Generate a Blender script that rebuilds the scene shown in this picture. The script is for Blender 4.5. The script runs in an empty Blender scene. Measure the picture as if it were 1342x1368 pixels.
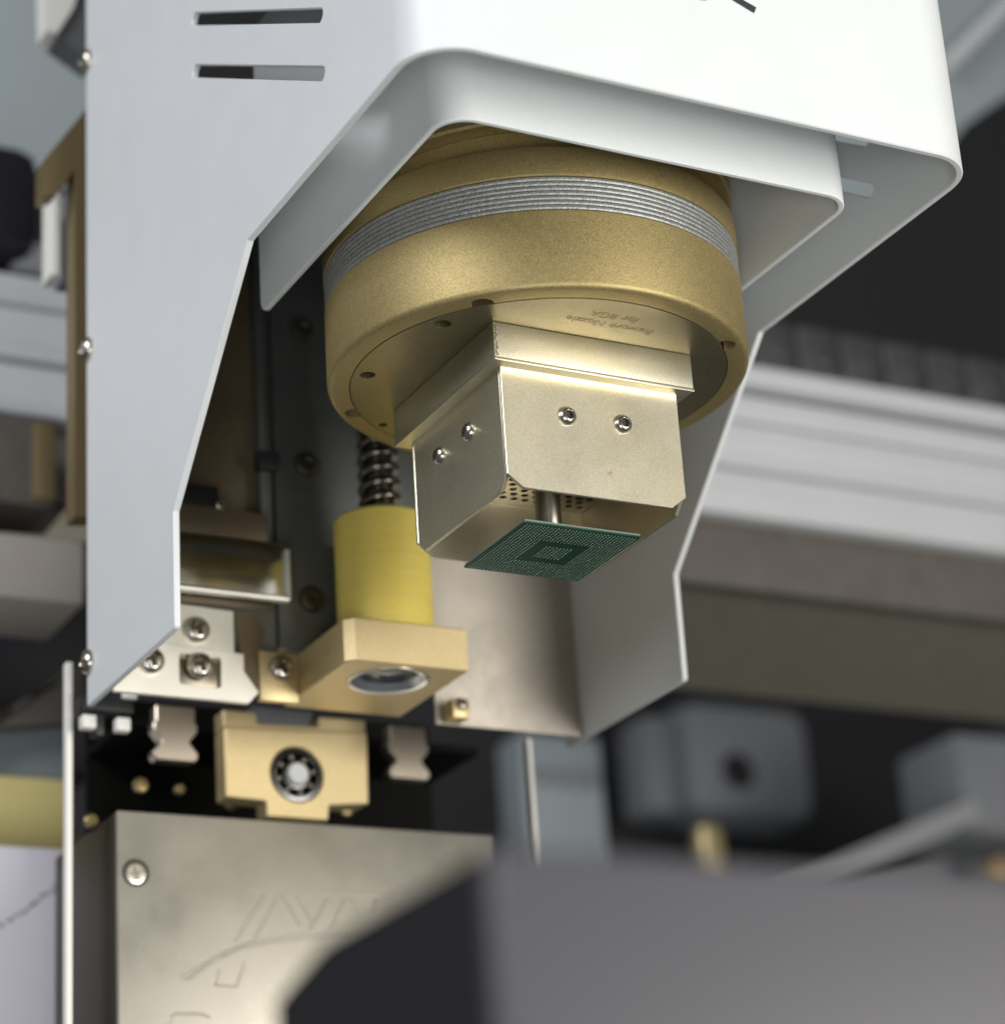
import bpy, bmesh, math, random
from mathutils import Vector, Matrix
random.seed(7)
PI = math.pi
S = 0.001                                   # all lengths below are millimetres
sc = bpy.context.scene
col = sc.collection

# ------------------------------------------------------------------ camera
CAMROT = Matrix(((0.88547797, -0.11850764, -0.44931581),
                 (-0.46045503, -0.35388388, -0.81409297),
                 (-0.06252939, 0.92775112, -0.36792382)))
CAMLOC = Vector((-298.3915, -516.5555, -271.4876))
FPX, CX, CY = 3352.25, 671.0, 684.0
cam_d = bpy.data.cameras.new('camera')
cam = bpy.data.objects.new('camera', cam_d)
col.objects.link(cam)
mw = CAMROT.to_4x4()
mw.translation = CAMLOC * S
cam.matrix_world = mw
cam_d.sensor_fit = 'HORIZONTAL'
cam_d.sensor_width = 36
cam_d.lens = FPX / 1342 * 36
cam_d.clip_start = 0.02
cam_d.clip_end = 30
cam_d.dof.use_dof = True
cam_d.dof.focus_distance = 0.625
cam_d.dof.aperture_fstop = 10.0
sc.camera = cam

# ------------------------------------------------------------------ light
w = bpy.data.worlds.new('World')
sc.world = w
w.use_nodes = True
bg = w.node_tree.nodes['Background']
bg.inputs['Color'].default_value = (0.92, 0.97, 1.0, 1)
bg.inputs['Strength'].default_value = 0.10

def area(name, loc, target, size, power, color, size_y=None):
    l = bpy.data.lights.new(name, 'AREA')
    l.energy = power
    l.color = color
    l.size = size
    if size_y:
        l.shape = 'RECTANGLE'
        l.size_y = size_y
    o = bpy.data.objects.new(name, l)
    o.location = Vector(loc)
    d = Vector(target) - Vector(loc)
    o.rotation_euler = d.to_track_quat('-Z', 'Y').to_euler()
    col.objects.link(o)
    return o
area('key_lamp', (0.50, -1.08, -0.25), (0, 0, 0.0), 0.62, 15.0, (1.0, 0.97, 0.91))
area('side_lamp', (-1.70, -0.70, 0.85), (-0.05, 0.02, 0.03), 0.80, 32.0, (0.955, 0.96, 1.0))
area('low_fill', (-0.62, -1.20, -0.80), (0, 0, 0.02), 0.55, 9.0, (0.97, 0.985, 1.0))  # added fill, brightens the surfaces under the hood

vs = sc.view_settings
vs.view_transform = 'Standard'
vs.look = 'None'
vs.exposure = 0
vs.gamma = 1

# ------------------------------------------------------------------ materials
MATS = {}
def mat(name, color, rough=0.5, metal=0.0, bump=0.0, bscale=900.0, var=0.0, vscale=60.0, rvar=0.0, aniso=None, spec=None, emit=None, grain=0.0, gscale=2600.0):
    """procedural principled material: colour variation, roughness variation and a fine grain bump"""
    m = bpy.data.materials.new(name)
    m.use_nodes = True
    nt = m.node_tree
    p = nt.nodes['Principled BSDF']
    p.inputs['Base Color'].default_value = (*color, 1)
    p.inputs['Roughness'].default_value = rough
    p.inputs['Metallic'].default_value = metal
    if spec is not None:
        p.inputs['Specular IOR Level'].default_value = spec
    tc = nt.nodes.new('ShaderNodeTexCoord')
    src = tc.outputs['Object']
    if aniso:
        mp = nt.nodes.new('ShaderNodeMapping')
        mp.inputs['Scale'].default_value = aniso
        nt.links.new(src, mp.inputs['Vector'])
        src2 = mp.outputs['Vector']
    else:
        src2 = src
    if var or rvar:
        n = nt.nodes.new('ShaderNodeTexNoise')
        n.inputs['Scale'].default_value = vscale
        n.inputs['Detail'].default_value = 6
        n.inputs['Roughness'].default_value = 0.65
        nt.links.new(src2, n.inputs['Vector'])
        if var:
            mx = nt.nodes.new('ShaderNodeMix')
            mx.data_type = 'RGBA'
            mx.inputs[6].default_value = (*[c * (1 - var) for c in color], 1)
            mx.inputs[7].default_value = (*[min(1, c * (1 + var)) for c in color], 1)
            nt.links.new(n.outputs['Fac'], mx.inputs[0])
            nt.links.new(mx.outputs[2], p.inputs['Base Color'])
        if rvar:
            mr = nt.nodes.new('ShaderNodeMapRange')
            mr.inputs[1].default_value = 0.3
            mr.inputs[2].default_value = 0.7
            mr.inputs[3].default_value = max(0.02, rough - rvar)
            mr.inputs[4].default_value = rough + rvar
            nt.links.new(n.outputs['Fac'], mr.inputs[0])
            nt.links.new(mr.outputs[0], p.inputs['Roughness'])
    if grain:
        ng = nt.nodes.new('ShaderNodeTexNoise')
        ng.inputs['Scale'].default_value = gscale
        ng.inputs['Detail'].default_value = 2
        nt.links.new(src, ng.inputs['Vector'])
        mg_ = nt.nodes.new('ShaderNodeMapRange')
        mg_.inputs[1].default_value = 0.3
        mg_.inputs[2].default_value = 0.7
        mg_.inputs[3].default_value = 1 - grain
        mg_.inputs[4].default_value = 1 + grain
        nt.links.new(ng.outputs['Fac'], mg_.inputs[0])
        vm = nt.nodes.new('ShaderNodeVectorMath')
        vm.operation = 'SCALE'
        if p.inputs['Base Color'].links:
            nt.links.new(p.inputs['Base Color'].links[0].from_socket, vm.inputs[0])
        else:
            vm.inputs[0].default_value = color
        nt.links.new(mg_.outputs[0], vm.inputs['Scale'])
        nt.links.new(vm.outputs[0], p.inputs['Base Color'])
    if bump:
        nb = nt.nodes.new('ShaderNodeTexNoise')
        nb.inputs['Scale'].default_value = bscale
        nb.inputs['Detail'].default_value = 3
        nt.links.new(src2, nb.inputs['Vector'])
        b = nt.nodes.new('ShaderNodeBump')
        b.inputs['Strength'].default_value = bump
        b.inputs['Distance'].default_value = 0.0002
        nt.links.new(nb.outputs['Fac'], b.inputs['Height'])
        nt.links.new(b.outputs['Normal'], p.inputs['Normal'])
    if emit:
        p.inputs['Emission Color'].default_value = (*emit[:3], 1)
        p.inputs['Emission Strength'].default_value = emit[3]
    MATS[name] = m
    return m

mat('white_paint', (0.73, 0.76, 0.755), 0.60, bump=0.16, bscale=1300, var=0.03, vscale=120, grain=0.03, gscale=2600)
mat('hood_paint', (0.67, 0.69, 0.695), 0.46, bump=0.16, bscale=1100, var=0.03, vscale=60, rvar=0.04, grain=0.03, gscale=2600)
mat('gold', (0.365, 0.287, 0.127), 0.52, 0.68, bump=0.28, bscale=2600, var=0.10, vscale=500, rvar=0.04, grain=0.24, gscale=2600)
mat('gold_insert', (0.21, 0.178, 0.10), 0.36, 0.75, bump=0.05, bscale=2200, var=0.12, vscale=220, rvar=0.05, grain=0.24, gscale=2600)
mat('gold_block', (0.60, 0.48, 0.26), 0.46, 0.65, bump=0.12, bscale=1800, var=0.06, vscale=200, grain=0.14, gscale=2600)
mat('ridge_metal', (0.36, 0.37, 0.355), 0.55, 0.7, bump=0.9, bscale=1500, var=0.35, vscale=900, grain=0.35, gscale=2600)
mat('dark_groove', (0.03, 0.026, 0.018), 0.6)
mat('print_ink', (0.20, 0.16, 0.085), 0.5, 0.6)
mat('black_print', (0.03, 0.035, 0.035), 0.5)
mat('tube_steel', (0.42, 0.39, 0.33), 0.30, 1.0, bump=0.05)
mat('inner_steel', (0.36, 0.32, 0.25), 0.30, 1.0, bump=0.05, var=0.2, vscale=140)
mat('screw_steel', (0.56, 0.52, 0.45), 0.24, 1.0, var=0.2, vscale=700)
mat('screw_dark', (0.22, 0.20, 0.16), 0.35, 1.0)
mat('chrome', (0.80, 0.81, 0.82), 0.14, 1.0, bump=0.06, bscale=60, var=0.10, vscale=80, rvar=0.05)
mat('bracket_nickel', (0.88, 0.85, 0.76), 0.42, 0.7, bump=0.04, bscale=200, rvar=0.05, vscale=90)
mat('panel_nickel', (0.38, 0.345, 0.295), 0.55, 0.6, bump=0.05, bscale=900, var=0.10, vscale=70, rvar=0.08, grain=0.1, gscale=2600)
mat('cover_nickel', (0.45, 0.42, 0.355), 0.44, 0.75, bump=0.05, bscale=500, var=0.09, vscale=26, rvar=0.10, grain=0.1, gscale=2600)
mat('grey_plate', (0.15, 0.16, 0.148), 0.38, 0.75, bump=0.15, bscale=400, aniso=(0.12, 1, 1), var=0.30, vscale=120)
mat('yellow_tube', (0.82, 0.66, 0.15), 0.42, 0.0, bump=0.35, bscale=700, aniso=(0.08, 0.08, 3), var=0.16, vscale=260, grain=0.08, gscale=2600)
yp = MATS['yellow_tube'].node_tree.nodes['Principled BSDF']
yp.inputs['Transmission Weight'].default_value = 0.1
yp.inputs['Subsurface Weight'].default_value = 0.5
yp.inputs['Subsurface Radius'].default_value = (1.0, 0.75, 0.15)
yp.inputs['Subsurface Scale'].default_value = 0.006
mat('lens_glass', (0.05, 0.055, 0.06), 0.06, 0.0, spec=0.9)
mat('lens_ring', (0.86, 0.88, 0.90), 0.22, 1.0)
mat('spring_steel', (0.22, 0.20, 0.165), 0.26, 1.0)
mat('void_black', (0.004, 0.004, 0.003), 0.7, spec=0.1)
mat('cover_side_shade', (0.045, 0.038, 0.025), 0.5, 0.3)  # side of the nickel cover, its shade put into the colour
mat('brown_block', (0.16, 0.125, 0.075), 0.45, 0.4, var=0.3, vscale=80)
mat('rail_steel', (0.56, 0.49, 0.40), 0.36, 1.0)
mat('white_edge', (0.78, 0.76, 0.70), 0.5)
mat('bearing_steel', (0.13, 0.13, 0.128), 0.25, 1.0)
mat('plastic_black', (0.018, 0.018, 0.02), 0.5)
mat('plastic_white', (0.75, 0.74, 0.68), 0.5)
mat('green_solder_mask', (0.005, 0.060, 0.025), 0.30, bump=0.1, bscale=900, var=0.35, vscale=260)
mat('chip_edge', (0.20, 0.24, 0.21), 0.5)
mat('solder', (0.24, 0.34, 0.275), 0.35, 0.8)
mat('beam_aluminium', (0.56, 0.575, 0.585), 0.42, 0.1, var=0.05, vscale=30)
mat('beam_groove', (0.035, 0.034, 0.03), 0.6)
mat('stone', (0.105, 0.093, 0.08), 0.6, var=0.35, vscale=90)
mat('underside', (0.26, 0.235, 0.18), 0.7, var=0.2, vscale=60)
mat('chain_black', (0.04, 0.04, 0.042), 0.6, var=0.6, vscale=55)
mat('room_dark', (0.045, 0.045, 0.046), 0.9)
mat('grey_blue', (0.25, 0.285, 0.30), 0.6, var=0.06, vscale=20)
mat('mid_grey', (0.18, 0.185, 0.195), 0.6, var=0.08, vscale=40)
mat('motor_grey', (0.115, 0.118, 0.125), 0.5)
mat('motor_light', (0.28, 0.285, 0.29), 0.6)
mat('motor_black', (0.012, 0.012, 0.014), 0.5)
mat('brass', (0.52, 0.42, 0.22), 0.35, 0.6)
mat('dull_brass', (0.20, 0.155, 0.07), 0.4, 0.8)
mat('bronze_bracket', (0.26, 0.20, 0.10), 0.45, 0.6, var=0.1)
mat('yellow_paint', (0.70, 0.60, 0.25), 0.5)
mat('lilac_sheet', (0.74, 0.72, 0.78), 0.55, var=0.04, vscale=30)
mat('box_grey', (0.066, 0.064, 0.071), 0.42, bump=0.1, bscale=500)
mat('box_side_shade', (0.013, 0.013, 0.015), 0.5)  # darkened box grey, shade of the unlit sides put into the colour
mat('pale_beige', (0.38, 0.345, 0.305), 0.6, var=0.1, vscale=50)
mat('orange_lamp', (0.42, 0.30, 0.16), 0.4)

# nozzle sheet metal: matt warm nickel, blotchy, with one small rust speck on the front plate
m = mat('nozzle_nickel', (0.74, 0.69, 0.535), 0.40, 1.0, bump=0.10, bscale=2000, var=0.05, vscale=70, rvar=0.02, grain=0.12, gscale=2600)
nt = m.node_tree
p = nt.nodes['Principled BSDF']
base = p.inputs['Base Color'].links[0].from_socket
tc = nt.nodes.new('ShaderNodeTexCoord')
dist = nt.nodes.new('ShaderNodeVectorMath')
dist.operation = 'DISTANCE'
dist.inputs[1].default_value = (3.8 * S, -25.5 * S, (-35.2 + 42.3) * S)
nz = nt.nodes.new('ShaderNodeTexNoise')
nz.inputs['Scale'].default_value = 1400
nt.links.new(tc.outputs['Object'], dist.inputs[0])
nt.links.new(tc.outputs['Object'], nz.inputs['Vector'])
ad = nt.nodes.new('ShaderNodeMath')
ad.operation = 'MULTIPLY_ADD'
ad.inputs[1].default_value = 0.0022
nt.links.new(nz.outputs['Fac'], ad.inputs[0])
nt.links.new(dist.outputs['Value'], ad.inputs[2])
mr = nt.nodes.new('ShaderNodeMapRange')
mr.inputs[1].default_value = 0.0013
mr.inputs[2].default_value = 0.0021
mr.inputs[3].default_value = 0.55
mr.inputs[4].default_value = 0.0
nt.links.new(ad.outputs[0], mr.inputs[0])
mx = nt.nodes.new('ShaderNodeMix')
mx.data_type = 'RGBA'
mx.inputs[7].default_value = (0.30, 0.19, 0.04, 1)
nt.links.new(mr.outputs[0], mx.inputs[0])
tn = nt.nodes.new('ShaderNodeTexNoise')
tn.inputs['Scale'].default_value = 48
tn.inputs['Detail'].default_value = 5
nt.links.new(tc.outputs['Object'], tn.inputs['Vector'])
tr = nt.nodes.new('ShaderNodeMapRange')
tr.inputs[1].default_value = 0.46
tr.inputs[2].default_value = 0.74
tr.inputs[3].default_value = 0.0
tr.inputs[4].default_value = 0.35
nt.links.new(tn.outputs['Fac'], tr.inputs[0])
tm = nt.nodes.new('ShaderNodeMix')
tm.data_type = 'RGBA'
tm.blend_type = 'MULTIPLY'
tm.inputs[7].default_value = (0.98, 0.88, 0.62, 1)
nt.links.new(tr.outputs[0], tm.inputs[0])
nt.links.new(base, tm.inputs[6])
nt.links.new(tm.outputs[2], mx.inputs[6])
nt.links.new(mx.outputs[2], p.inputs['Base Color'])

# ------------------------------------------------------------------ helpers
ORI = {}
def px(u, v, ax, val):
    """point of the place seen at photo pixel (u, v) lying on the plane ax = val (mm)"""
    r = CAMROT @ Vector((u - CX, -(v - CY), -FPX))
    i = 'xyz'.index(ax)
    return CAMLOC + r * ((val - CAMLOC[i]) / r[i])

def tag(o, label=None, cat=None, group=None, kind=None):
    if label: o['label'] = label
    if cat: o['category'] = cat
    if group: o['group'] = group
    if kind: o['kind'] = kind
    return o

def thing(name, loc, label, cat, group=None):
    o = bpy.data.objects.new(name, None)
    o.empty_display_size = 0.01
    col.objects.link(o)
    o.location = Vector(loc) * S
    ORI[o] = Vector(loc)
    return tag(o, label, cat, group)

def finish(me, smooth=35):
    if smooth:
        for f in me.polygons: f.use_smooth = True
        me.set_sharp_from_angle(angle=math.radians(smooth))

def mk(name, bm, material, parent=None, smooth=35, loc=None):
    """link a bmesh given in world mm as ONE mesh object below parent"""
    if parent is not None:
        o0 = ORI[parent]
    else:
        o0 = Vector(loc) if loc is not None else Vector((0, 0, 0))
    for v in bm.verts: v.co = (v.co - o0) * S
    bmesh.ops.recalc_face_normals(bm, faces=bm.faces[:])
    me = bpy.data.meshes.new(name)
    bm.to_mesh(me)
    bm.free()
    finish(me, smooth)
    me.materials.append(MATS[material])
    o = bpy.data.objects.new(name, me)
    col.objects.link(o)
    if parent is not None:
        o.parent = parent
    else:
        o.location = o0 * S
    ORI[o] = o0
    return o

def single(name, bm, material, loc, label, cat, group=None, smooth=35):
    return tag(mk(name, bm, material, None, smooth, loc), label, cat, group)

def box(x0, x1, y0, y1, z0, z1, bev=0.0, seg=2, bm=None):
    b = bm or bmesh.new()
    vs_ = [b.verts.new((x, y, z)) for z in (z0, z1) for x, y in ((x0, y0), (x1, y0), (x1, y1), (x0, y1))]
    F = []
    for q in ((3, 2, 1, 0), (4, 5, 6, 7), (0, 1, 5, 4), (1, 2, 6, 5), (2, 3, 7, 6), (3, 0, 4, 7)):
        F.append(b.faces.new([vs_[i] for i in q]))
    if bev:
        ed = list({e for f in F for e in f.edges})
        bmesh.ops.bevel(b, geom=ed, offset=bev, segments=seg, profile=0.5, affect='EDGES')
    return b

def lathe(profile, n=96, bm=None, closed=False, cap=True, axis=None):
    """profile: (r, z) or (rfunc, z) pairs; axis: 4x4 matrix mapping local z axis to world mm"""
    b = bm or bmesh.new()
    rings = []
    for r, z in profile:
        ring = []
        for k in range(n):
            t = 2 * PI * k / n
            rr = r(t) if callable(r) else r
            co = Vector((rr * math.cos(t), rr * math.sin(t), z))
            ring.append(b.verts.new(axis @ co if axis else co))
        rings.append(ring)
    pairs = list(zip(rings[:-1], rings[1:]))
    if closed: pairs.append((rings[-1], rings[0]))
    for a, c in pairs:
        for k in range(n):
            b.faces.new((a[k], a[(k + 1) % n], c[(k + 1) % n], c[k]))
    if cap and not closed:
        b.faces.new(rings[0][::-1])
        b.faces.new(rings[-1])
    return b

def tube(pts, r, n=10, bm=None):
    b = bm or bmesh.new()
    pts = [Vector(q) for q in pts]
    rings = []
    up = Vector((0, 0, 1))
    for i, q in enumerate(pts):
        d = (pts[min(i + 1, len(pts) - 1)] - pts[max(i - 1, 0)]).normalized()
        a = d.cross(up)
        if a.length < 1e-3: a = d.cross(Vector((1, 0, 0)))
        a.normalize()
        c = d.cross(a)
        rings.append([b.verts.new(q + (a * math.cos(2 * PI * k / n) + c * math.sin(2 * PI * k / n)) * r) for k in range(n)])
    for A, B in zip(rings[:-1], rings[1:]):
        for k in range(n): b.faces.new((A[k], A[(k + 1) % n], B[(k + 1) % n], B[k]))
    b.faces.new(rings[0][::-1])
    b.faces.new(rings[-1])
    return b

def plate(loops, t, M, bev=0.0, seg=1):
    """flat sheet of thickness t: first loop the outline, others holes; local z in [0, t]; M maps to world mm"""
    cu = bpy.data.curves.new('tmp', 'CURVE')
    cu.dimensions = '2D'
    cu.fill_mode = 'BOTH'
    cu.extrude = t / 2 - bev
    cu.bevel_depth = bev
    cu.bevel_resolution = seg - 1
    cu.offset = -bev
    for lp in loops:
        s = cu.splines.new('POLY')
        s.points.add(len(lp) - 1)
        for q, (x, y) in zip(s.points, lp): q.co = (x, y, 0, 1)
        s.use_cyclic_u = True
    o = bpy.data.objects.new('tmp', cu)
    col.objects.link(o)
    me = bpy.data.meshes.new_from_object(o)
    bpy.data.objects.remove(o)
    bpy.data.curves.remove(cu)
    b = bmesh.new()
    b.from_mesh(me)
    bpy.data.meshes.remove(me)
    bmesh.ops.remove_doubles(b, verts=b.verts[:], dist=1e-4)
    T = M @ Matrix.Translation((0, 0, t / 2))
    for v in b.verts: v.co = T @ v.co
    return b

def frame(o, x, y):
    """matrix with local x, y along the given world directions, origin o"""
    x = Vector(x).normalized(); y = Vector(y).normalized(); z = x.cross(y)
    m_ = Matrix((x, y, z)).transposed().to_4x4()
    m_.translation = Vector(o)
    return m_
def XZ(y): return frame((0, y, 0), (1, 0, 0), (0, 0, 1))      # sheet in x,z; thickness runs to -y
def circle(cx_, cy_, r, n=24, a0=0): return [(cx_ + r * math.cos(a0 + 2 * PI * k / n), cy_ + r * math.sin(a0 + 2 * PI * k / n)) for k in range(n)]
def slot(p0, p1, hw, n=8):
    (x0, y0), (x1, y1) = p0, p1
    a = math.atan2(y1 - y0, x1 - x0)
    out = []
    for k in range(n + 1):
        t = a + PI / 2 + PI * k / n
        out.append((x0 + hw * math.cos(t), y0 + hw * math.sin(t)))
    for k in range(n + 1):
        t = a - PI / 2 + PI * k / n
        out.append((x1 + hw * math.cos(t), y1 + hw * math.sin(t)))
    return out
def rounded(pts, r, n=6):
    """polygon with rounded corners; r a number or one per corner"""
    out = []
    N = len(pts)
    for i in range(N):
        ri = r[i] if isinstance(r, (list, tuple)) else r
        p_, a, b = Vector(pts[i]), Vector(pts[i - 1]), Vector(pts[(i + 1) % N])
        if ri <= 0:
            out.append(tuple(p_)); continue
        u = (a - p_).normalized(); v = (b - p_).normalized()
        ang = u.angle(v)
        d = min(ri / math.tan(ang / 2), (a - p_).length * .49, (b - p_).length * .49)
        rr = d * math.tan(ang / 2)
        c = p_ + (u + v).normalized() * (rr / math.sin(ang / 2))
        s, e = p_ + u * d, p_ + v * d
        a0 = math.atan2(s.y - c.y, s.x - c.x); a1 = math.atan2(e.y - c.y, e.x - c.x)
        da = (a1 - a0 + PI) % (2 * PI) - PI
        for k in range(n + 1):
            t = a0 + da * k / n
            out.append((c.x + rr * math.cos(t), c.y + rr * math.sin(t)))
    return out

def cut(o, cutters):
    """apply boolean differences of bmeshes given in world mm"""
    for b in cutters:
        for v in b.verts: v.co = (v.co - ORI[o]) * S
        bmesh.ops.recalc_face_normals(b, faces=b.faces[:])
        me = bpy.data.meshes.new('c'); b.to_mesh(me); b.free()
        c = bpy.data.objects.new('c', me); col.objects.link(c)
        c.parent = o.parent
        md = o.modifiers.new('b', 'BOOLEAN'); md.object = c; md.operation = 'DIFFERENCE'; md.solver = 'EXACT'
        bpy.context.view_layer.update()
        dg = bpy.context.evaluated_depsgraph_get()
        new = bpy.data.meshes.new_from_object(o.evaluated_get(dg), depsgraph=dg)
        o.modifiers.clear()
        old = o.data; o.data = new; bpy.data.meshes.remove(old)
        bpy.data.objects.remove(c)
    finish(o.data)

# shared screw meshes (unit: mm, local z points out of the surface)
def hexr(a): return lambda t: a / math.cos(((t + PI / 6) % (PI / 3)) - PI / 6)
def crossr(l, wd):
    def f(t):
        q = abs(((t + PI / 4) % (PI / 2)) - PI / 4)
        return l / math.cos(q) if math.tan(q) * l <= wd else wd / math.sin(q)
    return f
def screw_mesh(kind, r):
    if kind == 'hex':
        pr = [(r * .96, -.2), (r, 0.1), (r * .98, .32), (r * .90, .75), (r * .76, 1.15), (r * .60, 1.42), (r * .52, 1.48), (hexr(r * .43), 1.44), (hexr(r * .41), 1.2), (hexr(r * .40), .1)]
    elif kind == 'cross':
        h = r * .62
        pr = [(r * .96, -.2), (r, .1), (r * .99, h * .3), (r * .92, h * .6), (r * .78, h * .85), (r * .68, h * .95), (crossr(r * .58, r * .16), h), (crossr(r * .50, r * .12), h * .8), (crossr(r * .2, r * .10), h * .25)]
    else:   # flat countersunk with a cross
        pr = [(r, -.6), (r, -.05), (r * .93, .05), (r * .7, .06), (crossr(r * .62, r * .13), .06), (crossr(r * .55, r * .10), -.25), (crossr(r * .2, r * .08), -.5)]
    b = lathe(pr, 72)
    for v in b.verts: v.co *= S
    bmesh.ops.recalc_face_normals(b, faces=b.faces[:])
    me = bpy.data.meshes.new('screw'); b.to_mesh(me); b.free()
    finish(me, 40)
    return me
SCREWS = {}
def screw(parent, loc, normal, kind, r, material='screw_steel', spin=0.3, name='screw'):
    key = (kind, r, material)
    if key not in SCREWS:
        me = screw_mesh(kind, r); me.materials.append(MATS[material]); SCREWS[key] = me
    o = bpy.data.objects.new(name, SCREWS[key])
    col.objects.link(o)
    q = Vector(normal).to_track_quat('Z', 'Y').to_matrix().to_4x4() @ Matrix.Rotation(spin, 4, 'Z')
    q.translation = (Vector(loc) - ORI[parent]) * S
    o.parent = parent
    o.matrix_local = q
    ORI[o] = ORI[parent]
    rk = ('recess',) + key
    if rk not in SCREWS:
        f_, zr = {'hex': (hexr(r * .405), .5), 'cross': (crossr(r * .5, r * .12), r * .3), 'flat': (crossr(r * .56, r * .11), -.2)}[kind]
        b = bmesh.new()
        vv = [b.verts.new(Vector((f_(2 * PI * k / 72) * math.cos(2 * PI * k / 72), f_(2 * PI * k / 72) * math.sin(2 * PI * k / 72), zr)) * S) for k in range(72)]
        b.faces.new(vv)
        me = bpy.data.meshes.new('recess'); b.to_mesh(me); b.free(); me.materials.append(MATS['dark_groove']); SCREWS[rk] = me
    if parent.type == 'EMPTY':
        c = bpy.data.objects.new('recess_shade', SCREWS[rk]); col.objects.link(c); c.parent = o  # dark floor sheet, shade of the drive recess put into its colour
    return o

# ------------------------------------------------------------------ bent sheet hoods
def bent_sheet(Xh, Yf, r, t, right_profile, left_profile, holes_l, holes_r, bev=0.3):
    """U-shaped sheet: front at y = Yf, walls at x = +-Xh. Profiles are (y, z) points along a wall from front to back."""
    L1 = Xh - r
    arc = r * PI / 2
    Lw = L1 + arc
    def u_of(y, side): return side * (Lw + (y - (Yf + r)))
    outline = []
    for y, z in left_profile[::-1]: outline.append((u_of(y, -1), z))
    for y, z in right_profile: outline.append((u_of(y, 1), z))
    loops = [outline]
    loops += [[(u_of(y, -1), z) for y, z in h] for h in holes_l]
    loops += [[(u_of(y, 1), z) for y, z in h] for h in holes_r]
    b = plate(loops, t, Matrix(), bev)
    cuts = []
    for s in (-1, 1):
        for k in range(13): cuts.append(s * (L1 + arc * k / 12))
    for c in cuts:
        bmesh.ops.bisect_plane(b, geom=b.verts[:] + b.edges[:] + b.faces[:], plane_co=(c, 0, 0), plane_no=(1, 0, 0), dist=1e-5)
    for v in b.verts:
        u, z, wv = v.co
        s = 1 if u > 0 else -1
        a = abs(u)
        # wv = 0 is the outer skin, wv = t the inner one
        if a <= L1: x, y = a, Yf + wv
        elif a <= Lw:
            th = (a - L1) / r
            rr = r - wv
            x, y = L1 + rr * math.sin(th), Yf + r - rr * math.cos(th)
        else: x, y = Xh - wv, Yf + r + (a - Lw)
        v.co = (s * x, y, z)
    return b

TOPZ = 196
hood = thing('machine_hood', (0, 20, -55), 'white sheet metal outer hood with slanted vent slots and stepped side walls', 'hood')
prof = rounded([(-80.6, 30.6), (6.5, 30.5), (61.8, -22.5), (62.1, -55.0), (131.8, -55.2), (131.8, TOPZ)], [0, .8, .8, 1.2, .8, 0], 3)
def slots_at(lst): return [slot(a, b, 1.75) for a, b in lst]
hl = slots_at([((-42.3, 67.7), (39.9, 116.1)), ((-42.1, 51.4), (40.1, 99.5))])
hr = slots_at([((-51.2, 61.0), (32, 118.5)), ((-50.2, 46.0), (32, 103.5))])
mk('sheet', bent_sheet(78.0, -94.6, 14, 1.8, prof, prof, hl, hr), 'hood_paint', hood, 40)
mk('shade_lid', box(-76.1, 76.1, -92.7, 131.7, TOPZ - 1.6, TOPZ - .1), 'hood_paint', hood)  # unseen lid, added to keep the hood's inside in shade
for z in (154.7, 55.3, -42.6):
    screw(hood, (-78.0, 129.6, z), (-1, 0, 0), 'cross', 3.6)
# tail of the black printed emblem on the front, its upper part lies above the frame
lg = bmesh.new()
for pts in ([(-.9, 61.1), (.9, 61.5), (.7, 74), (-1.1, 74)], [(14.3, 61.1), (15.3, 63.0), (11.8, 64.2), (7.0, 66.8), (2.5, 70.5), (1.0, 69.0), (5.0, 65.6), (8.6, 63.3)]):
    f = lg.faces.new([lg.verts.new((x - 1.6, -94.66, z - 2.3)) for x, z in pts])
tag(mk('printed_emblem', lg, 'black_print', hood), 'black printed stroke on the white hood front')

shroud = thing('inner_shroud', (0, -10, 30.6), 'white U-shaped inner shroud nested inside the outer hood', 'shroud')
L_ = rounded([(-58.2, 30.8), (45.0, 30.8), (45.0, 120)], [0, 3.5, 0], 5)
mk('sheet', bent_sheet(58.6, -67.2, 9, 1.6, L_, L_, [], []), 'white_paint', shroud, 40)

# ------------------------------------------------------------------ gold heater head
head = thing('heater_head', (0, 0, 0), 'round gold heater head with grey ridged band under the hood', 'heater head')
ring = mk('lower_ring', lathe([(49.35, -.0), (53.6, 0), (54.3, .25), (54.75, .7), (55, 1.5), (55, 20.9), (54.7, 21.3), (49.35, 21.3)], 192, closed=True), 'gold', head)
def vcyl(x, y, r, z0, z1, n=32): return lathe([(r, z0), (r, z1)], n, axis=Matrix.Translation((x, y, 0)))
nt_ = []
for a in (45, 137.9, 225.8, 313.5):
    a = math.radians(a)
    nt_.append(vcyl(50.0 * math.cos(a), 50.0 * math.sin(a), 2.9, -3, 7))
cut(ring, nt_)
ins = mk('insert_plate', lathe([(48.9, .3), (49.1, .05), (48.95, -.08), (1.0, -.08), (1.0, 4), (49.1, 4)][::-1], 192, closed=True), 'gold_insert', head)
cut(ins, [vcyl(-39.1, -22.7, 2.2, -3, 3.4), vcyl(-44.1, 10.6, 2.0, -3, 3.4), vcyl(-27.0, 38.0, 1.2, -3, 3.4), vcyl(39.1, 22.7, 2.2, -3, 3.4)])
mk('groove_bottom', lathe([(47, 4.2), (54, 4.2), (54, 6), (47, 6)], 96, closed=True), 'dark_groove', head)
rp = [(50, 21.3)]
z = 21.4
for k in range(7):
    rp += [(54.0, z), (54.65, z + .10), (54.8, z + .5), (54.7, z + 1.08), (54.0, z + 1.2)]
    z += 1.31
rp += [(50, z)]
mk('ridged_band', lathe(rp, 192, closed=True), 'ridge_metal', head, 25)
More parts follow.
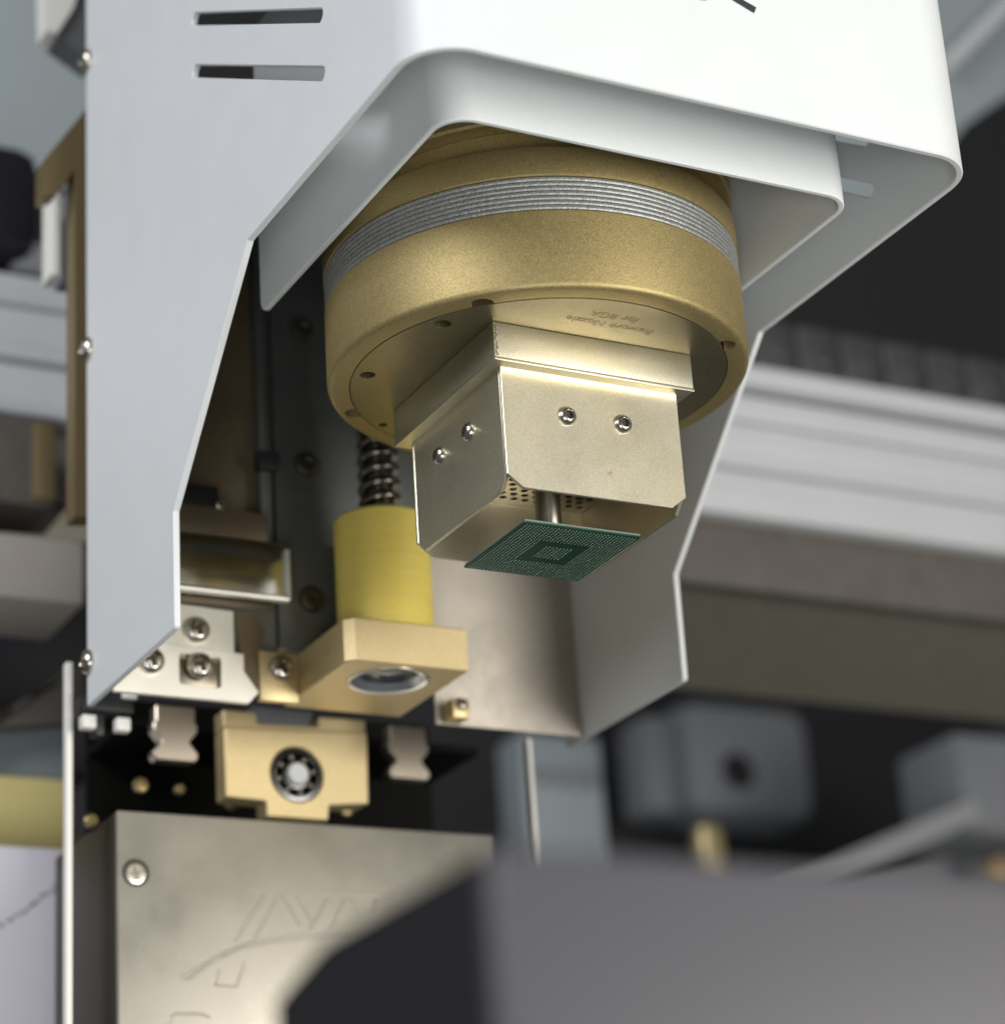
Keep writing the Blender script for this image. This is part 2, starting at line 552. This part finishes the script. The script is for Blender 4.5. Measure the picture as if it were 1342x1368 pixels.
mk('upper_ring', lathe([(48, 30.75), (54.6, 30.75), (55, 31.1), (55, 38.4), (54.6, 39.0), (48, 39.0)], 192, closed=True), 'gold', head)
mk('upper_body', lathe([(30, 39.2), (49.5, 39.2), (49.5, 46.3), (30, 46.3)], 160, closed=True), 'gold', head)
mk('mounting_flange', lathe([(30, 46.4), (54.2, 46.4), (54.8, 47.0), (54.8, 75), (30, 75)], 160, closed=True), 'gold', head)
def text(body, size, loc, rot, material, parent, name='lettering', label=None, align='CENTER'):
    cu = bpy.data.curves.new(name, 'FONT')
    cu.body = body; cu.size = size * S; cu.align_x = align; cu.extrude = 0.00002
    t = bpy.data.objects.new('t', cu); col.objects.link(t)
    me = bpy.data.meshes.new_from_object(t)
    bpy.data.objects.remove(t)
    me.materials.append(MATS[material])
    o = bpy.data.objects.new(name, me); col.objects.link(o)
    o.parent = parent
    o.location = (Vector(loc) - ORI[parent]) * S
    o.rotation_euler = rot
    if label: o['label'] = label
    return o
text('Rework Nozzle', 3.9, (.4, -37.9, -.11), (0, PI, 0), 'print_ink', head, label='faint lettering on the round insert plate')
text('for BGA', 3.9, (-.8, -42.4, -.11), (0, PI, 0), 'print_ink', head, label='faint second line of lettering')

# ------------------------------------------------------------------ square nozzle
noz = thing('hot_air_nozzle', (0, 0, -42.3), 'square nickel hot-air nozzle with stepped collar below the gold head', 'nozzle')
mk('collar', box(-28.4, 28.9, -28.8, 29.0, -10.5, -.12, .35), 'nozzle_nickel', noz)
# thin folded lip round the collar's lower edge
lip = bmesh.new()
for a in ((-28.55, 28.95, -29.0, -28.7, -10.6, -9.7), (-28.55, -28.3, -28.7, 28.9, -10.6, -9.7)):
    box(*a, bev=.12, bm=lip)
mk('collar_lip', lip, 'nozzle_nickel', noz)
ws = bmesh.new()
random.seed(11)
for k in range(26):
    zz = -1.2 - 8.2 * k / 25
    bmesh.ops.create_icosphere(ws, subdivisions=1, radius=random.uniform(.12, .32), matrix=Matrix.Translation((-27.75 + random.uniform(-.22, .22), -28.82, zz)))
tag(mk('weld_seam', ws, 'screw_dark', noz, 60), 'rough dark weld seam on the collar edge')
x0, x1, y0, y1, zt, zc, zb, ch = -25.3, 25.5, -25.5, 25.3, -10.4, -39.0, -42.3, 4.3
T = 1.1
fr = [(x0, zt), (x1, zt), (x1, zc), (x1 - ch, zb), (x0 + ch, zb), (x0, zc)]
sd = [(y0 + T + .02, zt), (y1 - T - .02, zt), (y1 - T - .02, zc), (y1 - ch, zb), (y0 + ch, zb), (y0 + T + .02, zc)]
mk('front_plate', plate([fr], T, XZ(y0 + T), .12), 'nozzle_nickel', noz)
mk('rear_plate', plate([fr], T, XZ(y1), .12), 'nozzle_nickel', noz)
YZm = lambda x: frame((x, 0, 0), (0, 1, 0), (0, 0, 1))         # sheet in y,z; thickness runs to +x
mk('side_plate', plate([sd], T, YZm(x0 + .05), .12), 'nozzle_nickel', noz)
mk('side_plate', plate([sd], T, YZm(x1 - T - .05), .12), 'nozzle_nickel', noz)
holes = []
for i in range(-8, 9):
    for j in range(-8, 9):
        X, Y = i * 3.3 + (1.65 if j % 2 else 0), j * 2.9
        if abs(X) < 22.6 and abs(Y) < 22.8 and math.hypot(X, Y) > 5.2: holes.append(circle(X, Y, 1.0, 12))
gp = plate([[(x0 + 1.2, y0 + 1.2), (x1 - 1.2, y0 + 1.2), (x1 - 1.2, y1 - 1.2), (x0 + 1.2, y1 - 1.2)]] + holes, .8, Matrix.Translation((0, 0, -24.6)))
mk('perforated_plate', gp, 'inner_steel', noz)
for X, Z in ((-7.3, -21.4), (8.7, -21.2)): screw(noz, (X, y0, Z), (0, -1, 0), 'hex', 2.55)
for Y, Z in ((-7.1, -20.6), (9.3, -20.4)): screw(noz, (x0, Y, Z), (-1, 0, 0), 'hex', 2.55)

tubeo = thing('suction_tube', (0, 0, -46.4), 'steel suction tube under the nozzle holding the chip', 'tube')
mk('tube', lathe([(1.6, -46.3), (3.1, -46.3), (3.3, -46.0), (3.3, -12), (1.6, -12)], 48, closed=True), 'tube_steel', tubeo)
mk('cup', lathe([(1.2, -46.35), (2.9, -46.35), (2.7, -45.6), (1.2, -45.6)], 32, closed=True), 'plastic_black', tubeo)

# ------------------------------------------------------------------ chip
chip = thing('grid_array_chip', (.15, -.1, -47.6), 'green square chip with rows of solder balls held below the nozzle', 'chip')
h = 16.63
mk('substrate', box(.15 - h, .15 + h, -.1 - h, -.1 + h, -47.55, -47.10, .05, 1), 'green_solder_mask', chip)
mk('moulded_top', box(.15 - h + .12, .15 + h - .12, -.1 - h + .12, -.1 + h - .12, -47.098, -46.45, .15, 1), 'chip_edge', chip)
bb = bmesh.new()
N = 32
pitch = 1.0
for i in range(N):
    for j in range(N):
        outer = min(i, j, N - 1 - i, N - 1 - j) < 9
        inner = 12 <= i < 20 and 12 <= j < 20
        if not (outer or inner): continue
        bmesh.ops.create_icosphere(bb, subdivisions=1, radius=.25, matrix=Matrix.Translation((.15 + (i - 15.5) * pitch, -.1 + (j - 15.5) * pitch, -47.66)))
tag(mk('solder_balls', bb, 'solder', chip, 60), kind='stuff')

# ------------------------------------------------------------------ carriage back plates
cp = thing('centre_back_plate', (0, 122, -55), 'dark grey back plate with countersunk bolts behind the gold head', 'back plate')
mk('plate', box(-23.5, 25.6, 120, 124, -36, 120, .4), 'grey_plate', cp)
def ringbolt(parent, X, Z, y, r, m1='dark_groove', m2='screw_dark'):
    A = frame((X, y, Z), (1, 0, 0), (0, 0, 1))
    b = mk('bolt', lathe([(r * .8, -.1), (r * .8, .8), (r * .7, 1.0), (hexr(r * .42), 1.0), (hexr(r * .40), .3)], 48, axis=A), m2, parent)
    mk('bolt_recess', lathe([(r * .82, .02), (r, .02), (r, .25), (r * .82, .25)], 48, closed=True, axis=A), m1, b)
    return b
for Z in (68.4, 23.3, -19.9): ringbolt(cp, -13.0, Z, 120, 4.3)
rp_ = thing('side_back_panel', (50, 121, -55), 'beige nickel back panel inside the right hood wall', 'panel')
mk('panel', box(25.8, 75.5, 120, 121.2, -54.9, 150, .3), 'panel_nickel', rp_)
mk('foot', box(28, 33.5, 113, 119.9, -54.6, -48.8, .3), 'gold_block', rp_)
screw(rp_, (30.8, 113, -50.6), (0, -1, .3), 'cross', 2.0)
lp_ = thing('shadowed_back_panel', (-50, 121, -20), 'back panel inside the left hood wall, its shade painted brown', 'panel')
mk('panel', box(-75.5, -23.7, 122, 123.4, -24, 150, .3), 'brown_block', lp_)  # brown colour carries the shade behind the left hood wall
single('guide_rod', lathe([(2.4, -8), (2.6, -7.6), (2.6, 140), (2.4, 140.4)], 32, axis=Matrix.Translation((-27.4, 119.4, 0))), 'grey_plate', (-27.4, 119.4, -8), 'vertical dark grey guide rod left of the dark back plate', 'rod')
single('collar_clamp', box(-30.8, -24.0, 114.5, 119.0, 17.5, 23.5, .8), 'plastic_black', (-27.4, 117, 17.5), 'small black clamp on the vertical guide rod', 'clamp')

# ------------------------------------------------------------------ chrome cover and bracket behind the left wall
cb = thing('chrome_cover', (-50, 112, -26.5), 'polished chrome cover behind the left hood wall', 'cover')
mk('body', box(-72, -24.0, 112, 119, -23.6, -6.5, .5, 3), 'chrome', cb)
mk('rolled_lip', tube([(-72, 111.2, -24.3), (-24.4, 111.2, -24.3)], 1.15, 16), 'bracket_nickel', cb)
mk('side_lip', tube([(-24.1, 111.4, -24.0), (-24.1, 111.4, -9.0)], .75, 12), 'bracket_nickel', cb)
mk('upper_block', box(-72, -29.5, 113, 120.8, -6.4, 2.5, .4), 'brown_block', cb)
mk('black_cap', box(-72, -44, 114, 119, 2.6, 9.5, .6), 'plastic_black', cb)
screw(cb, (-43.8, 113.6, 3.6), (0, -1, 0), 'cross', 1.8)

br = thing('screwed_bracket', (-55, 118, -55), 'bright polished bracket with three cross-head screws at the hood bottom', 'bracket')
low = rounded([(-75.5, -55), (-35.2, -55), (-32.0, -51.5), (-36.4, -45.5), (-36.4, -40.3), (-75.5, -38.8)], .3, 2)
hole = [rounded([(-56, -51.0), (-43.6, -51.2), (-43.4, -42.0), (-56, -42.0)], 1.0, 4)]
mk('lower_plate', plate([low] + hole, 1.4, XZ(118.0), .15), 'bracket_nickel', br)
mk('upper_plate', plate([rounded([(-75.5, -41), (-38.6, -41), (-38.6, -27.0), (-75.5, -26.0)], .3, 2)], 1.2, XZ(119.4), .15), 'bracket_nickel', br)
mk('hole_back', box(-57, -42, 118.05, 119.2, -52.5, -41.8, .1), 'inner_steel', br)
gs = bmesh.new()
vsg = [gs.verts.new(c) for c in ((-36.2, 116.8, -47), (-38.2, 118.3, -27.2), (-32.2, 119.3, -26.6), (-28.4, 119.3, -31.0), (-30.2, 119.0, -37.6), (-32.0, 116.9, -51.0))]
gs.faces.new(vsg)
ext = bmesh.ops.extrude_face_region(gs, geom=gs.faces[:])
for v in ext['geom']:
    if isinstance(v, bmesh.types.BMVert): v.co.y += .9
mk('gusset', gs, 'brown_block', br)
for X, Z in ((-50.2, -34.1), (-50.0, -45.4), (-64.6, -45.2)):
    screw(br, (X, 116.6 if Z < -40 else 118.2, Z), (0, -1, 0), 'cross', 4.0, spin=.2)

# ------------------------------------------------------------------ lens block, yellow tube and spring
lb = thing('lens_block', (0, 100, -51.2), 'gold block holding a round chrome-rimmed lens below the yellow tube', 'lens block')
fp = [(-19.4, 85.2), (-16.8, 83), (18, 83), (18, 128), (-19.4, 128)]
blk = mk('block', plate([fp], 12.8, Matrix.Translation((0, 0, -51.2)), .35), 'gold_block', lb)
cut(blk, [vcyl(-.4, 97, 11.9, -60, -44, 64)])
A0 = Matrix.Translation((-.4, 97, 0))
mk('lens_rim', lathe([(11.8, -51.4), (11.3, -51.6), (10.5, -51.4), (8.8, -49.2), (8.8, -46), (11.8, -46)], 72, closed=True, axis=A0), 'lens_ring', lb)
mk('lens', lathe([(8.7, -47.4), (7.5, -48.3), (5.5, -49.1), (3, -49.6), (1, -49.75), (.05, -49.78)], 64, axis=A0, cap=False), 'lens_glass', lb)
mk('lug', box(-31.5, -19.5, 117.0, 119.5, -53.4, -38.6, .3), 'gold_block', lb)
screw(lb, (-24.9, 117.0, -43.6), (0, -1, 0), 'cross', 3.9)
single('yellow_tube', lathe([(13.2, -38.3), (13.9, -37.8), (13.9, -3.2), (13.2, -2.4), (6.8, -2.4), (6.8, -38.3)], 96, closed=True, axis=A0), 'yellow_tube', (-.4, 97, -38.3), 'translucent-looking yellow tube standing on the gold lens block', 'tube')
sp = [( -.4 + 5.2 * math.cos(t), 97 + 5.2 * math.sin(t), -4 + 4.6 * t / (2 * PI)) for t in [k * 2 * PI / 20 for k in range(20 * 9)]]
single('coil_spring', tube(sp, 1.25, 12), 'spring_steel', (-.4, 97, -4), 'dark steel coil spring above the yellow tube', 'spring')
single('spring_rod', lathe([(4.2, -20), (4.2, 60)], 32, axis=A0), 'spring_steel', (-.4, 97, -20), 'steel rod inside the coil spring', 'rod')

# ------------------------------------------------------------------ lower carriage: bearing block, rails, cover
bk = thing('bearing_block', (-2.5, 160, -75.7), 'gold bearing block with a round ball bearing above the nickel cover', 'bearing block')
prf = rounded([(-26.1, -49.0), (21.0, -47.0), (20.5, -69.6), (7.3, -71.0), (6.8, -75.7), (-13.1, -75.7), (-13.3, -71.0), (-26.1, -70.6)], .6, 3)
mk('block', plate([prf, circle(-3, -62, 8.6, 48)], 8, XZ(166), .35), 'gold_block', bk)
top = rounded([(-26.0, -48.7), (21.0, -46.7), (21.2, -42.6), (5.6, -42.8), (5.5, -46.0), (-15.0, -46.7), (-15.2, -43.2), (-26, -43.2)], .4, 3)
mk('top_bridge', plate([top], 7, XZ(166.2), .3), 'gold_block', bk)
mk('grey_slider', box(-14.8, 5.2, 163, 171, -46.4, -40, .5), 'motor_grey', bk)
AB = frame((-3, 158.2, -62), (1, 0, 0), (0, 0, 1))
be = mk('bearing', lathe([(8.5, -.0), (8.1, .25), (7.0, .25), (6.7, 0), (6.7, -4), (8.5, -4)], 64, closed=True, axis=AB), 'bearing_steel', bk)
mk('inner_race', lathe([(4.6, 0), (4.3, .2), (3.3, .2), (3.0, 0), (3.0, -4), (4.6, -4)], 48, closed=True, axis=AB), 'bearing_steel', be)
mk('bearing_back', lathe([(8.4, -2.4), (8.4, -3.4)], 48, axis=AB), 'void_black', be)
mk('shaft', lathe([(3.4, -3), (3.4, 1.2), (2.9, 1.7)], 40, axis=AB), 'beam_aluminium', be)
for k in range(8):
    t = 2 * PI * (k + .3) / 8
    b = bmesh.new()
    bmesh.ops.create_uvsphere(b, u_segments=14, v_segments=8, radius=.8, matrix=AB @ Matrix.Translation((5.65 * math.cos(t), 5.65 * math.sin(t), -.9)))
    mk('bearing_ball', b, 'rail_steel', be, 60)
def rail(xc, label):
    hw = 7.0
    z0 = -58.5
    q = [(-6.0, 0), (6.0, 0), (7.0, 1.4), (7.0, 2.6), (4.5, 5.6), (4.5, 6.4), (6.9, 9.3), (6.9, 11.6), (6.2, 12), (6.2, 17), (-6.2, 17), (-6.2, 12), (-6.9, 11.6), (-6.9, 9.3), (-4.5, 6.4), (-4.5, 5.6), (-7.0, 2.6), (-7.0, 1.4)]
    pts = rounded([(xc + a, z0 + b) for a, b in q], .5, 3)
    single('linear_rail', plate([pts], 5, XZ(170), .3), 'rail_steel', (xc, 165, z0), label, 'rail', 'linear guide rails beside the bearing block')
rail(-39.0, 'waisted steel linear rail end left of the gold bearing block')
rail(38.5, 'waisted steel linear rail end right of the gold bearing block')
bw = thing('housing_void', (0, 220, -160), 'shaded void in the housing behind the bearing block and rails, drawn as black sheets', 'housing')
mk('back_wall', box(-46, 76.5, 226, 228, -160, -20), 'void_black', bw)  # black sheets stand in for the shaded void behind the rails
mk('ceiling', box(-46, 76.5, 190, 225.9, -40.5, -38), 'void_black', bw)
mk('floor', box(-46, 76.5, 217, 225.9, -160, -158), 'void_black', bw)
def sidestrip(xa, xb, zt_, label):
    single('housing_side_strip', box(xa, xb, 158, 161.5, -190, zt_, .25), 'white_edge', ((xa + xb) / 2, 160, -190), label, 'side panel', 'housing side panels')
sidestrip(-75.2, -73.4, -33.0, 'thin white upright panel edge left of the nickel cover')
sidestrip(77.4, 78.9, -44.0, 'thin white upright panel edge right of the nickel cover')
cv = thing('nickel_cover', (0, 170, -190), 'brushed nickel box cover with raised emblem and one screw', 'cover')
mk('front_plate', box(-60.0, 62.8, 158, 160, -190, -77.0, .5), 'cover_nickel', cv)
mk('side_plate', box(-60.0, -58.5, 160.02, 215, -190, -77.2, .2), 'cover_side_shade', cv)
cs = screw(cv, (-54.6, 157.9, -95.2), (0, -1, 0), 'flat', 3.3)
mk('screw_recess', lathe([(3.3, -.1), (4.1, -.1), (4.1, .16), (3.3, .16)], 48, closed=True, axis=frame((-54.6, 158, -95.2), (1, 0, 0), (0, 0, 1))), 'dark_groove', cv)
em = bmesh.new()
def zs(x, y): 
    q = px(150 + x * .41, 1130 + y * .41, 'y', 158)
    return (q.x, 157.93, q.z)
strokes = [[(445, 145), (520, 152), (640, 158), (760, 163), (862, 167)], [(495, 160), (450, 225), (400, 308)], [(535, 165), (500, 235), (462, 300)],
           [(548, 160), (580, 205), (610, 262)], [(600, 165), (628, 210), (655, 258), (640, 268)], [(700, 175), (672, 225), (648, 268)], [(758, 172), (735, 220), (712, 272)], [(775, 172), (790, 190), (812, 235)], [(852, 170), (858, 190), (850, 222)],
           [(225, 430), (300, 385), (380, 340), (480, 306), (600, 290), (760, 288), (900, 300)], [(255, 432), (330, 375), (420, 335), (520, 314), (640, 302), (780, 300), (900, 312)],
           [(350, 400), (335, 455), (405, 458), (430, 375)], [(190, 560), (205, 548), (290, 548), (318, 560)], [(190, 560), (182, 585)], [(225, 430), (255, 432)]]
for s_ in strokes: tube([zs(*q) for q in s_], .38, 8, em)
tag(mk('raised_emblem', em, 'cover_nickel', cv, 60), 'raised slanted letters over a curved sweep on the cover')
cn = thing('wire_connector', (-66, 150, -58), 'black connector with two white terminals at the hood bottom corner', 'connector')
mk('body', box(-73.2, -57.5, 150, 156, -49.8, -45.4, .5), 'plastic_black', cn)
mk('stem', box(-69.2, -66.2, 151, 156, -57.0, -49.9, .4), 'plastic_black', cn)
for X in (-72.2, -61.8):
    mk('terminal', box(X - 1.2, X + 3.0, 149, 153, -55.6, -51.6, .5), 'plastic_white', cn)
mk('upper_terminal', box(-61.5, -57.0, 148, 149.8, -46.0, -43.0, .5), 'plastic_white', cn)
# small fastener heads glinting in the dark recess below the rails
for i, (u, v, r, lab) in enumerate(((188, 1049, 2.4, 'small brass screw head under the left rail end'), (240, 1055, 1.7, 'dull small screw head right of the brass one in the dark recess'), (122, 1097, 2.2, 'tiny screw head low in the dark recess by the left panel edge'),
                        (310, 1072, 2.6, 'brass screw head at the left foot of the bearing block'), (462, 1080, 2.6, 'brass screw head at the right foot of the bearing block'))):
    q = px(u, v, 'y', 176)
    A = frame(q, (1, 0, 0), (0, 0, 1))
    single('recess_screw', lathe([(r, -1), (r, .4), (r * .7, .9), (hexr(r * .4), .9), (hexr(r * .4), .3)], 32, axis=A), 'dull_brass', q, lab, 'screw', 'screw heads in the dark recess')

# ------------------------------------------------------------------ blurred background: gantry beam and what hangs near it
YB = 310
def zat(u, v, y=YB): return px(u, v, 'y', y).z
zr1t, zr1b = zat(1006, 478), zat(1001, 505)
zbt, zlt, zlb = zat(997, 527), zat(939, 677), zat(937, 687)
zsb = zat(913, 774)
gb = thing('gantry_beam', (100, YB + 40, zlb), 'long silver aluminium gantry beam with grooves behind the hood', 'beam')
XA, XB = -420, 620
mk('top_rail', box(XA, XB, YB + 6, YB + 60, zr1b, zr1t, 1.5), 'beam_aluminium', gb)
mk('dark_groove', box(XA, XB, YB + 14, YB + 60, zbt + .1, zr1b - .1), 'beam_groove', gb)
n3 = [(zbt, zat(985, 560), 0), (zat(985, 562), zat(973, 603), 1.2), (zat(973, 606), zat(965, 622), -2.0), (zat(965, 624), zlt, 1.0)]
for za, zb_, off in n3:
    mk('profile_face', box(XA, XB, YB + off, YB + 60, min(za, zb_) + .15, max(za, zb_) - .15, 1.0), 'beam_aluminium', gb)
mk('bottom_lip', box(XA, XB, YB - 5, YB + 60, zlb, zlt - .2, .8), 'beam_aluminium', gb)
sb = thing('stone_support', (100, YB + 60, zsb), 'dark stone support under the silver gantry beam', 'support')
mk('front', box(XA, XB, YB + 1.5, YB + 10, zsb, zlb - .3, 1), 'stone', sb)
mk('underside', box(XA, XB, YB + 10.1, YB + 135, zsb + 1.5, zlb - 3), 'underside', sb)
dc = thing('cable_chain', (300, YB + 35, zr1t), 'dark cable chain lying on top of the gantry beam', 'cable chain')
pz = zr1t + .5
for k in range(20):
    xx = 59 + k * 24.15
    mk('chain_link', box(xx, xx + 24, YB + 14, YB + 48, pz, pz + 30, 4, 3), 'chain_black', dc)
    ax_ = frame((xx + 12, YB + 13.8, pz + 15), (1, 0, 0), (0, 0, 1))
    mk('link_pin', lathe([(7.5, 0), (7.5, 1.2), (6.3, 1.8), (3.2, 1.8), (3.0, .8)], 32, axis=ax_), 'chain_black', dc)
def pbox(u0, v0, u1, v1, y, depth, bev=1.0):
    """box whose front face at depth plane y spans the given photo rectangle"""
    a = px(u0, v1, 'y', y); b = px(u1, v0, 'y', y)
    return box(a.x, b.x, y, y + depth, a.z, b.z, bev), Vector(((a.x + b.x) / 2, y + depth / 2, a.z))
def bgbox(name, rect, y, depth, material, label, cat, bev=1.0, group=None):
    b, c = pbox(*rect, y, depth, bev)
    return single(name, b, material, c, label, cat, group)
# room wall behind everything
wall = mk('wall', box(-2500, 3500, 1700, 1710, -900, 2200), 'room_dark')
wall['kind'] = 'structure'
# upper right: blurred panel edge
ur = thing('upper_right_panel', px(1320, 80, 'y', 420), 'blurred grey-blue panel at the upper right corner', 'panel')
b = bmesh.new()
loop = [px(u, v, 'y', 420) for u, v in ((1040, -60), (1480, -60), (1480, 70), (1342, 128), (1290, 165), (1190, 290), (1040, 290))]
f = b.faces.new([b.verts.new(q) for q in loop])
e_ = bmesh.ops.extrude_face_region(b, geom=[f])
for v in e_['geom']:
    if isinstance(v, bmesh.types.BMVert): v.co.y += 12
mk('sheet', b, 'grey_blue', ur)
b = tube([px(1262, 88, 'y', 414), px(1360, -10, 'y', 414)], 4.5, 12)
mk('edge_tube', b, 'beam_aluminium', ur)
# left: carriage side bracket and beam end pieces
lbk = thing('bronze_bracket', (-78, 150, 20), 'bronze coloured carriage bracket behind the left edge of the hood', 'bracket')
b = bmesh.new()
f = b.faces.new([b.verts.new(px(u, v, 'y', 150)) for u, v in ((128, 130), (58, 214), (58, 262), (76, 258), (100, 226), (100, 690), (128, 690))])
e_ = bmesh.ops.extrude_face_region(b, geom=[f])
for v in e_['geom']:
    if isinstance(v, bmesh.types.BMVert): v.co.y += 8
mk('plate', b, 'bronze_bracket', lbk)
bgbox('white_bar', (68, 252, 82, 366), 165, 10, 'plastic_white', 'short white upright bar under the bronze bracket', 'bar', .8)
bgbox('lilac_block', (84, 262, 102, 372), 178, 10, 'mid_grey', 'lilac grey block beside the short white bar', 'block', .8)
bgbox('black_motor', (-90, 193, 62, 306), 300, 60, 'motor_black', 'black motor with rounded top at the left edge', 'motor', 10)
bgbox('grey_wall_panel', (-120, -60, 150, 210), 470, 20, 'grey_blue', 'large blurred grey-blue panel at the upper left corner', 'panel', 2)
q = thing('white_pointed_bracket', px(90, 20, 'y', 200), 'white pointed bracket end at the top left', 'bracket')
def wedge(pts, y, depth):
    b = bmesh.new()
    f = b.faces.new([b.verts.new(px(u, v, 'y', y)) for u, v in pts])
    e = bmesh.ops.extrude_face_region(b, geom=[f])
    for v in e['geom']:
        if isinstance(v, bmesh.types.BMVert): v.co.y += depth
    return b
mk('white_part', wedge(((60, -40), (112, -40), (98, 10), (76, 44), (62, 40)), 200, 10), 'plastic_white', q)
mk('dark_part', wedge(((100, 6), (112, -40), (126, -40), (126, 82), (76, 46)), 202, 12), 'motor_grey', q)
# left: slider block and lower bar of the gantry
bgbox('slider_block', (-80, 560, 74, 660), 285, 30, 'stone', 'grey brown slider block below the beam at the left edge', 'block', 2)
bgbox('slider_block_end', (46, 566, 76, 664), 283, 4, 'bronze_bracket', 'lighter end cap of the grey brown slider block', 'cap', 1)
bgbox('lower_bar', (-120, 724, 113, 784), 250, 40, 'pale_beige', 'pale horizontal bar left of the hood edge', 'bar', 1.5)
single('brown_slanted_plate', wedge(((-120, 700), (60, 716), (125, 640), (125, 724), (-120, 722)), 252, 30), 'underside', px(0, 720, 'y', 252), 'dark brown slanted plate above the pale horizontal bar', 'plate')
bgbox('black_cabinet', (-200, 786, 130, 1010), 330, 60, 'motor_black', 'black cabinet face below the pale bar at left', 'cabinet', 2)
bgbox('grey_blue_bar', (-160, 958, 100, 1040), 300, 25, 'grey_blue', 'grey-blue bar beside the thin white panel edge', 'bar', 3)
single('brown_slope', wedge(((-40, 1000), (92, 890), (110, 890), (110, 962), (-40, 975)), 290, 8), 'stone', px(60, 960, 'y', 290), 'brown sloping plate above the grey-blue bar', 'plate')
bgbox('yellow_bar', (-160, 1040, 100, 1138), 295, 25, 'yellow_paint', 'dull yellow horizontal bar below the grey-blue bar', 'bar', 3)
ls = thing('lilac_sheet', px(40, 1400, 'y', 262), 'pale lilac sheet with dark scuff marks at lower left', 'sheet')
b, c = pbox(-200, 1136, 100, 1460, 262, 3, .5)
mk('sheet', b, 'lilac_sheet', ls)
sm = bmesh.new()
random.seed(3)
for u, v in ((2, 1236), (14, 1229), (24, 1222), (33, 1218), (40, 1212), (47, 1206), (58, 1196), (70, 1191), (82, 1189), (76, 1182), (85, 1176)):
    q = px(u, v, 'y', 261.9)
    bmesh.ops.create_circle(sm, cap_ends=True, segments=9, radius=1, matrix=Matrix.Translation(q) @ Matrix.Rotation(PI / 2, 4, 'X') @ Matrix.Rotation(.5, 4, 'Z') @ Matrix.Diagonal((random.uniform(.8, 1.9), random.uniform(.4, .8), 1, 1)))
mk('scuff_marks', sm, 'mid_grey', ls)
# lower right: things far behind under the gantry
bgbox('grey_blue_post', (716, 986, 802, 1300), 640, 30, 'grey_blue', 'blurred grey-blue post right of the thin white panel edge', 'post', 3)
bgbox('post_band', (716, 1028, 803, 1044), 637, 2.9, 'mid_grey', 'darker band across the grey-blue post', 'band', .8)
bgbox('black_machine_body', (790, 930, 1320, 1300), 980, 60, 'motor_black', 'black machine body below the gantry at right', 'machine', 4)
mg = thing('grey_motor', px(1000, 1090, 'y', 880), 'blurred grey motor end with a dark round hole', 'motor')
b, c = pbox(925, 945, 1082, 1085, 880, 60, 16)
mo = mk('body', b, 'mid_grey', mg)
q = px(985, 1030, 'y', 880)
mk('hole', lathe([(13, -.5), (13, .6), (9, .8), (3, .4)], 32, axis=frame(q, (1, 0, 0), (0, 0, 1))), 'motor_black', mg)
b, c = pbox(868, 955, 908, 1085, 886, 40, 9)
mk('flange', b, 'mid_grey', mg)
bk_ = px(945, 1130, 'y', 600)
single('brass_knob', lathe([(4, -26), (8, -24), (9, 0), (7.5, 9), (3.5, 12)], 32, axis=Matrix.Translation(bk_)), 'brass', bk_, 'blurred brass knob peeking over the grey foreground box', 'knob')
single('slanting_strut', wedge(((1010, 1192), (1300, 1066), (1312, 1092), (1070, 1205)), 620, 20), 'motor_light', px(1150, 1190, 'y', 620), 'slanting grey strut at lower right', 'strut')
bgbox('pale_grey_block', (1292, 1000, 1500, 1112), 640, 60, 'mid_grey', 'blurred pale grey block at the right edge', 'block', 4)
single('beige_base', wedge(((1040, 1230), (1342, 1110), (1500, 1100), (1500, 1260), (1040, 1260)), 700, 40), 'mid_grey', px(1250, 1250, 'y', 700), 'blurred beige grey base below the slanting arm', 'base')
q = px(1334, 1168, 'y', 660)
single('orange_button', lathe([(9, -6), (11, 0), (9, 5), (4, 7)], 32, axis=frame(q, (1, 0, 0), (0, 0, 1))), 'orange_lamp', q, 'orange blurred button at the right edge', 'button')

# ------------------------------------------------------------------ out-of-focus box in the foreground
D = 285.0     # distance along the view axis of its near corner
r = CAMROT @ Vector((657 - CX, -(1128 - CY), -FPX))
cn_ = CAMLOC + r * (D / FPX)
fb = thing('foreground_box', (cn_.x + 90, cn_.y + 30, cn_.z - 120), 'large out-of-focus grey box in the lower right foreground', 'box')
mk('front_face', box(cn_.x, cn_.x + 190, cn_.y, cn_.y + 3, cn_.z - 120, cn_.z, 1.2, 3), 'box_grey', fb)
sidep = [px(u, v, 'x', cn_.x + .3) for u, v in ((654, 1130), (430, 1262), (366, 1338))]
pl = [(cn_.y + 3.05, sidep[0].z), (sidep[1].y, sidep[1].z), (sidep[2].y, sidep[2].z), (sidep[2].y, cn_.z - 120), (cn_.y + 3.05, cn_.z - 120)]
mk('side_face', plate([pl], 3, YZm(cn_.x + .3), .3), 'box_side_shade', fb)
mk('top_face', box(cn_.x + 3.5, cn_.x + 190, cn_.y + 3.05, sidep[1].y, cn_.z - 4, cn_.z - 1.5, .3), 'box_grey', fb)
mk('rear_face', box(cn_.x + 3.5, cn_.x + 190, sidep[2].y - 3, sidep[2].y, cn_.z - 120, cn_.z - 30, .3), 'box_side_shade', fb)
mk('side_face', box(cn_.x + 187, cn_.x + 190, cn_.y + 3.1, sidep[2].y - 3.1, cn_.z - 120, cn_.z - 4.2, .3), 'box_side_shade', fb)
